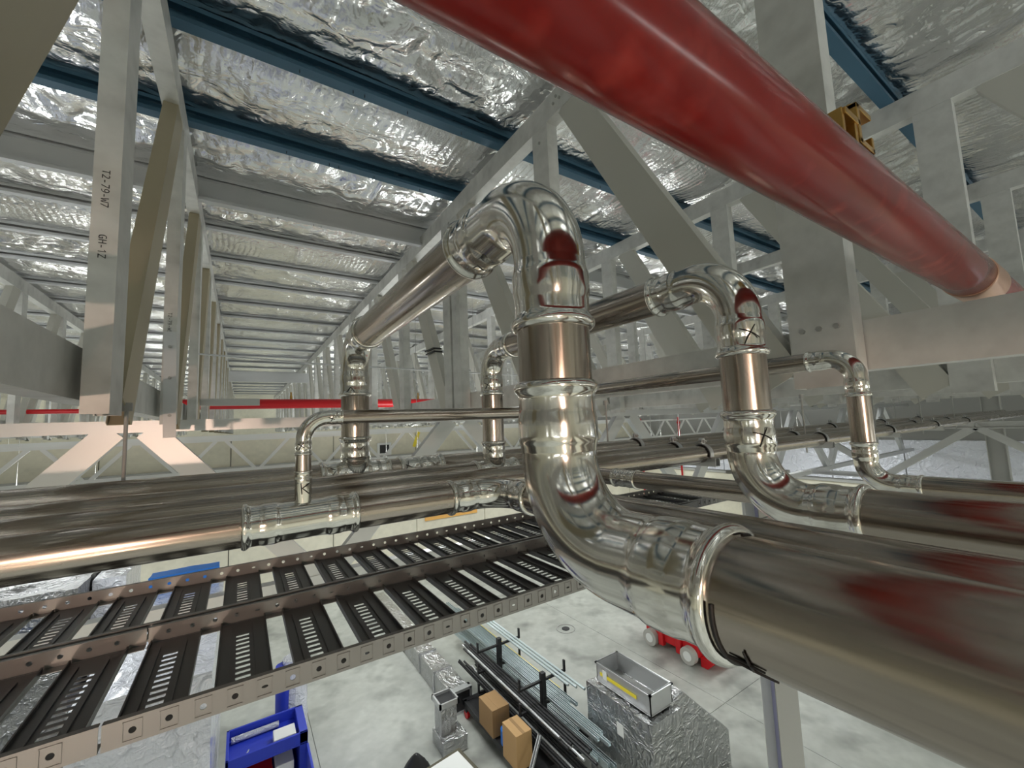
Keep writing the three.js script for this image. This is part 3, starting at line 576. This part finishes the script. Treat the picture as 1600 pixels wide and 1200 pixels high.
{ // big foil-wrapped fitting
  const t = thing('duct_fitting', 'large foil-wrapped duct fitting with a rectangular metal throat open upwards', 'duct', V(4.4, yFl, -3.9));
  const yT = -3.2;
  part('throat', [...ductShell(4.03, 4.42, yT - .24, yT, -4.37, -3.5, 'y', .012), ...ductShell(4.015, 4.435, yT - .02, yT, -4.385, -3.485, 'y', .03)], M.galvBright, t);
  part('throat_floor', box(4.03, 4.42, yT - .225, yT - .22, -4.37, -3.5), M.galvDull, t);
  part('body', crumpledBox(3.93, 4.47, yFl, yT - .26, -4.47, -3.42, 18, .02), M.foilWrap, t);
  const sh = new THREE.Shape([[4.42, yT - .24], [4.62, yT - .2], [5.5, yFl + .42], [5.5, yFl], [4.42, yFl]].map(p => new THREE.Vector2(p[0], p[1] + H)));
  const g = new THREE.ExtrudeGeometry(sh, { depth: .9, bevelEnabled: true, bevelSize: .03, bevelThickness: .03, bevelSegments: 3 }); g.translate(0, 0, -4.42); part('shoulder', metreUV3(g), M.foilWrap, t);
  part('yellow_tape', box(4.018, 4.024, yT - .14, yT - .1, -4.3, -3.7), M.yellow, t);
  part('paper_label', [box(3.922, 3.927, yT - .62, yT - .48, -3.95, -3.85), box(4.016, 4.022, yT - .16, yT - .05, -4.25, -4.18)], M.white, t);
}
{ // stock rack trolley
  const t = thing('stock_trolley', 'black cantilever stock trolley on castors holding rods and channels', 'trolley', V(3.62, yFl, -5.6));
  const xs = 3.66, top = yFl + 1.06;
  part('base', [rbox(3.05, 3.11, yFl + .16, yFl + .24, -6.45, -4.65), rbox(4.12, 4.18, yFl + .16, yFl + .24, -6.45, -4.65), rbox(3.05, 4.18, yFl + .16, yFl + .24, -6.48, -6.4), rbox(3.05, 4.18, yFl + .16, yFl + .24, -4.7, -4.62), rbox(xs - .04, xs + .04, yFl + .16, yFl + .24, -6.45, -4.65), rbox(3.06, 3.6, yFl + .2, yFl + .23, -6.4, -4.7)], M.black, t);
  for (const z of [-6.3, -5.1]) {
    part('post', rbox(xs - .035, xs + .035, yFl + .2, top, z - .035, z + .035), M.black, t);
    for (const y of [yFl + .36, yFl + .66, yFl + .97]) for (const d of [-1, 1]) {
      const e = xs + d * .4; part('arm', [rbox(Math.min(xs, e), Math.max(xs, e), y - .03, y, z - .02, z + .02), rbox(e - .012, e + .012, y - .03, y + .13, z - .02, z + .02)], M.black, t);
    }
  }
  for (const [x, z] of [[3.08, -6.38], [4.15, -6.38], [3.08, -4.7], [4.15, -4.7]]) {
    const w = part('castor', [rbox(x - .03, x + .03, yFl + .1, yFl + .17, z - .04, z + .04)], M.black, t);
    const c = new THREE.CylinderGeometry(.065, .065, .04, 20); c.rotateZ(Math.PI / 2); c.translate(x, .065, z); part('wheel', c, M.redPaint, w);
  }
  for (let i = 0; i < 22; i++) {
    const low = i < 12, n = low ? i : i - 12, x = (low ? 3.36 : 3.37) + (n % 6) * .042, y = yFl + (low ? .378 : .678) + Math.floor(n / 6) * .037, z1 = -4.1 + rr(-.3, .3), z0 = -7.0 + rr(-.25, .25), br = i % 5 === 3, m = br ? M.galvBright : M.black;
    solo('steel_bar', rod(V(x, y, z0), V(x, y, z1), .017, 8), m, br ? 'bright steel bar lying among the black bars on the left trolley arms' : 'long black bar lying on the left arms of the trolley', 'bar', br ? 'bright bars on the trolley' : 'black bars on the trolley');
  }
  for (let i = 0; i < 15; i++) {
    const lv = Math.floor(i / 5), x = 3.74 + (i % 5) * .055, y = yFl + [.36, .405, .66][lv], z0 = -8.9 + rr(-.1, .4), z1 = (x > 3.86 ? -4.75 : -4.0) + rr(-.2, .1);
    solo('strut_channel', prism(V(x, y + .022, z0), V(x, y + .022, z1), cOut(.041, .041, .003, .009), Y), M.zinc, lv < 2 ? 'long galvanised strut channel on the lower right arms of the trolley' : 'long galvanised strut channel on the middle right arms of the trolley', 'channel', lv < 2 ? 'strut channels on the lower trolley arms' : 'strut channels on the middle trolley arms');
  }
  for (let i = 0; i < 3; i++) solo('conduit_pipe', rod(V(3.84 + i * .06, yFl + .99, -8.3 + .1 * i), V(3.84 + i * .06, yFl + .99, -4.75 + .1 * i), .018, 10), M.zinc, 'long galvanised conduit on the top right arms of the trolley', 'conduit', 'conduits on the top right arms of the trolley');
  solo('yellow_strip', prism(V(4.03, yFl + .668, -8.4), V(4.03, yFl + .668, -5.2), rectOut(.012, .03), Y), M.yellow, 'yellow strip lying between posts of the trolley', 'strip');
  solo('leaning_channel', prism(V(2.6, yFl + .02, -4.3), V(3.24, yFl + .66, -4.62), cOut(.041, .041, .003, .009), Y), M.galvBright, 'perforated channel leaning from the floor onto the trolley', 'channel');
  const carton = (x0, x1, y0, y1, z0, z1, m, label, flap) => { const c = thing('carton', label, 'box', V((x0 + x1) / 2, y0, (z0 + z1) / 2)); part('body', rbox(x0, x1, y0, y1, z0, z1, .005), m, c); if (flap) { part('flap', prism(V(x1, y1, z0 + .01), V(x1, y1, z1 - .01), [[0, -.004], [.2, -.004], [.2, .004], [0, .004]], D3(1, .35, 0)), m, c); part('flap', prism(V(x0, y1, z0 + .01), V(x0, y1, z1 - .01), [[0, -.004], [.1, -.004], [.1, .004], [0, .004]], D3(-.2, 1, 0)), m, c); } part('tape', box(x0 + .1, x0 + .14, y1, y1 + .002, z0, z1), M.cardDark, c); };
  carton(3.02, 3.3, yFl + .24, yFl + .6, -5.85, -5.45, M.cardDark, 'brown printed carton on the trolley base, the one further back');
  carton(2.98, 3.22, yFl + .24, yFl + .66, -5.12, -4.78, M.card, 'pale open carton with a raised flap at the trolley front');
  solo('blue_spool', rod(V(3.16, yFl + .24, -5.28), V(3.16, yFl + .42, -5.28), .1, 20), M.blueTarp, 'blue spool on the trolley base between the two cartons', 'spool');
}
{ // picture-frame like board and bag at the lower edge
  const t = thing('site_board', 'dark framed board with white paper, at the bottom edge of the view', 'board', V(2.09, yFl, -4.74));
  const q = (w, h, dz) => { const g = new THREE.BoxGeometry(w, .02, h); g.rotateY(.12); g.translate(2.09, H - 3.9 + dz, -4.74); return g; };
  part('backing', q(.46, .46, 0), M.oliveDark, t); part('paper', q(.36, .36, .014), M.white, t);
  const s = new THREE.CylinderGeometry(.04, .04, .69, 12); s.translate(2.09, .345, -4.74); part('stand', s, M.black, t);
  const b = new THREE.SphereGeometry(.26, 24, 18), p = b.attributes.position; for (let i = 0; i < p.count; i++) { const y = p.getY(i), f = (y > 0 ? 1 - .55 * y / .26 : 1) * (1 + .15 * (ridge(p.getX(i) * 6 + 2, y * 6 + p.getZ(i) * 5) - .5)); p.setX(i, p.getX(i) * f); p.setZ(i, p.getZ(i) * f); p.setY(i, y * 1.3); } b.computeVertexNormals(); b.scale(.75, .75, .75); b.translate(1.93, .25, -5.5);
  solo('black_bag', b, M.black, 'black bin bag tied to a point, at the bottom edge', 'bag');
}
{ // scissor lift
  const t = thing('scissor_lift', 'red scissor lift standing on the floor, partly hidden by the largest pipe', 'lift', V(7.5, yFl, -5.6)), x0 = 7.1, x1 = 7.85, z0 = -6.2, z1 = -5.0;
  part('chassis', [rbox(x0 + .06, x1 - .06, yFl + .14, yFl + .52, z0, z1, .03), rbox(x0, x1, yFl + .36, yFl + .62, z0 + .34, z1 - .34, .03), rbox(x0 + .0, x0 + .1, yFl + .08, yFl + .6, z0 + .34, z0 + .46, .02), rbox(x0, x0 + .1, yFl + .08, yFl + .6, z1 - .46, z1 - .34, .02)], M.redPaint, t);
  part('ramp', prism(V(x0 + .1, yFl + .16, z1), V(x1 - .1, yFl + .16, z1), [[0, 0], [.28, -.0], [0, .3]], Z), M.redPaint, t);
  for (const [x, z] of [[x0, z1 - .17], [x1, z1 - .17], [x0, z0 + .17], [x1, z0 + .17]]) { const c = new THREE.CylinderGeometry(.155, .155, .11, 28); c.rotateZ(Math.PI / 2); c.translate(x, .155, z); const w = part('wheel', c, M.tyre, t); const h = new THREE.CylinderGeometry(.085, .085, .12, 20); h.rotateZ(Math.PI / 2); h.translate(x, .155, z); part('hub', h, M.white, w); }
  part('scissor_arm', [0, 1, 2, 3].map(i => rbox(x0 + .12 + .05 * (i % 2), x0 + .18 + .05 * (i % 2), yFl + .64 + i * .06, yFl + .7 + i * .06, z0 + .08, z1 - .08)), M.white, t);
  part('platform', rbox(x0 + .05, x1 - .05, yFl + .9, yFl + .98, z0, z1), M.redPaint, t);
  for (const y of [yFl + 1.4, yFl + 1.9]) part('guard_rail', [rod(V(x0 + .07, y, z0), V(x0 + .07, y, z1), .02), rod(V(x1 - .07, y, z0), V(x1 - .07, y, z1), .02), rod(V(x0 + .07, y, z0), V(x1 - .07, y, z0), .02), rod(V(x0 + .07, y, z1), V(x1 - .07, y, z1), .02)], M.redPaint, t);
  part('guard_post', [[x0 + .07, z0], [x1 - .07, z0], [x0 + .07, z1], [x1 - .07, z1]].map(([x, z]) => rod(V(x, yFl + .95, z), V(x, yFl + 1.92, z), .02)), M.redPaint, t);
}
{ const j = thing('bracket_block', 'small grey bracket block with a black clip sitting on the girder', 'bracket', V(4.1, .126, -3.84)); part('block', rbox(4.0, 4.2, .126, .2, -3.88, -3.8, .006), M.galvDull, j); part('clip', rbox(4.08, 4.11, .122, .225, -3.89, -3.79, .004), M.black, j);
  const w = thing('wall_hatch', 'small white framed black opening on the cream wall', 'vent', V(3.95, -.8, -13.8)); part('frame', rbox(3.72, 4.18, -.86, -.45, -13.85, -13.8, .01), M.white, w); part('opening', box(3.8, 4.1, -.79, -.52, -13.805, -13.79), M.dark, w);
  solo('yellow_strap', prism(V(3.4, -.1, -9.15), V(3.28, -.43, -9.15), rectOut(.07, .01), X), M.yellow, 'yellow strap hanging from the white lattice girder', 'strap');
  for (const [x, z, lb] of [[10.9, -9.1, 'thin red riser pipe on the white lattice girder at centre right, the left one'], [12.9, -9.1, 'thin red riser pipe on the white lattice girder at centre right, the right one']]) { const r = thing('red_riser', lb, 'pipe', V(x, -H, z)); part('pipe_length', rod(V(x, -H, z), V(x, .0, z), .035, 12), M.redPaint, r); part('flange', rod(V(x, -.22, z), V(x, -.16, z), .06, 12), M.redPaint, r); } }
solo('yellow_scrap', (() => { const g = new THREE.IcosahedronGeometry(.1, 2), p = g.attributes.position; for (let i = 0; i < p.count; i++) { const f = .7 + .7 * vnoise(p.getX(i) * 30 + 9, p.getZ(i) * 30 + p.getY(i) * 20 + 9); p.setXYZ(i, p.getX(i) * f * 1.2, p.getY(i) * f * .5, p.getZ(i) * f); } g.computeVertexNormals(); g.translate(6.0, .04, -4.5); return g; })(), M.yellow, 'crumpled yellow scrap on the concrete floor', 'litter');

// ---------------------------------------------------------------- lamps added to light the hall
let lampN = 0;
function lamp(x, y, z, L, W, label, power) {  // made-up hall lamp, added to light floor and roof
  const t = thing('added_hall_lamp', label, 'lamp', V(x, y, z), 'long lamps added to light the hall');
  part('housing', rbox(x - L / 2, x + L / 2, y, y + .07, z - W / 2, z + W / 2, .01), M.lampCase, t);
  part('diffuser', rbox(x - L / 2 + .02, x + L / 2 - .02, y - .012, y, z - W / 2 + .02, z + W / 2 - .02, .004), M.glow, t);
  part('hanger', [rod(V(x - L / 3, y + .07, z), V(x - L / 3, 2.122, z), .004, 6), rod(V(x + L / 3, y + .07, z), V(x + L / 3, 2.122, z), .004, 6)], M.galvDull, t);
  part('uplight', rbox(x - L / 2 + .05, x + L / 2 - .05, y + .07, y + .078, z - W / 2 + .05, z + W / 2 - .05, .003), M.glow, t);
  const u = new THREE.RectAreaLight(new THREE.Color(.955, 1, .985), power * UP / LAMP, L, W); u.position.set(x, y + H + .09, z); u.lookAt(x, H + 10, z + .001); scene.add(u); u.name = 'added_uplight';  // upward half added to brighten the roof
  const l = new THREE.RectAreaLight(new THREE.Color(.955, 1, .985), power, L, W); l.position.set(x, y + H - .03, z); l.lookAt(x, 0, z); scene.add(l); l.name = 'added_downlight';
}
for (const [z, y, row] of [[-5.99, -.62, 'row just past the header pipes'], [-11.02, -.82, 'row before the cream wall'], [2.66, -.55, 'row behind the viewer'], [5.27, -.55, 'row furthest behind the viewer'], [-16.92, -.3, 'row beyond the cream wall'], [-22.12, -.3, 'row furthest away'], [-27.32, -.3, 'row at the far wall']])
  [-8, -2.8, 2.7, 8.0, 13.9].forEach((x, i) => lamp(x, y, z, 1.5, .3, `long white hall lamp added for light, ${ORD[i]} from the left in the ${row}`, LAMP));
{ // warm twin work lamp, added unseen behind the viewer for pinkish light
  const t = thing('added_work_lamp', 'warm twin-headed work lamp added on a stand behind the viewer for pinkish light', 'lamp', V(-1.2, -H, 3.7));
  part('stand', rod(V(-1.2, -H, 3.7), V(-1.2, .1, 3.7), .02, 10), M.black, t);
  part('added_barn_door', box(-1.75, -.65, .006, .013, 3.28, 3.56), M.black, t); part('added_barn_door', prism(V(-1.75, .14, 3.6), V(-.65, .14, 3.6), [[0, 0], [.3, .0], [.3, .004], [0, .004]], D3(0, -.27, -1)), M.black, t);  // flaps added to keep the warm beam off the trays
  for (const [y, tgt, pw, an] of [[.03, V(.8, -.2, -3), WARM, .6], [-1.9, V(.2, -.3, -3), WARM_LOW, .5]]) {
    part('housing', rbox(-1.36, -1.04, y - .13, y + .13, 3.62, 3.68, .01), M.yellow, t);
    part('diffuser', rbox(-1.34, -1.06, y - .11, y + .11, 3.604, 3.62, .004), M.glowWarm, t);
    const s = new THREE.SpotLight(new THREE.Color(1, .68, .52), pw, 0, an, .85, 2); s.position.set(-1.2, y + H, 3.57); s.target.position.copy(tgt); s.castShadow = true; s.shadow.radius = 2; scene.add(s, s.target);
  }
}
renderer.render(scene, camera);
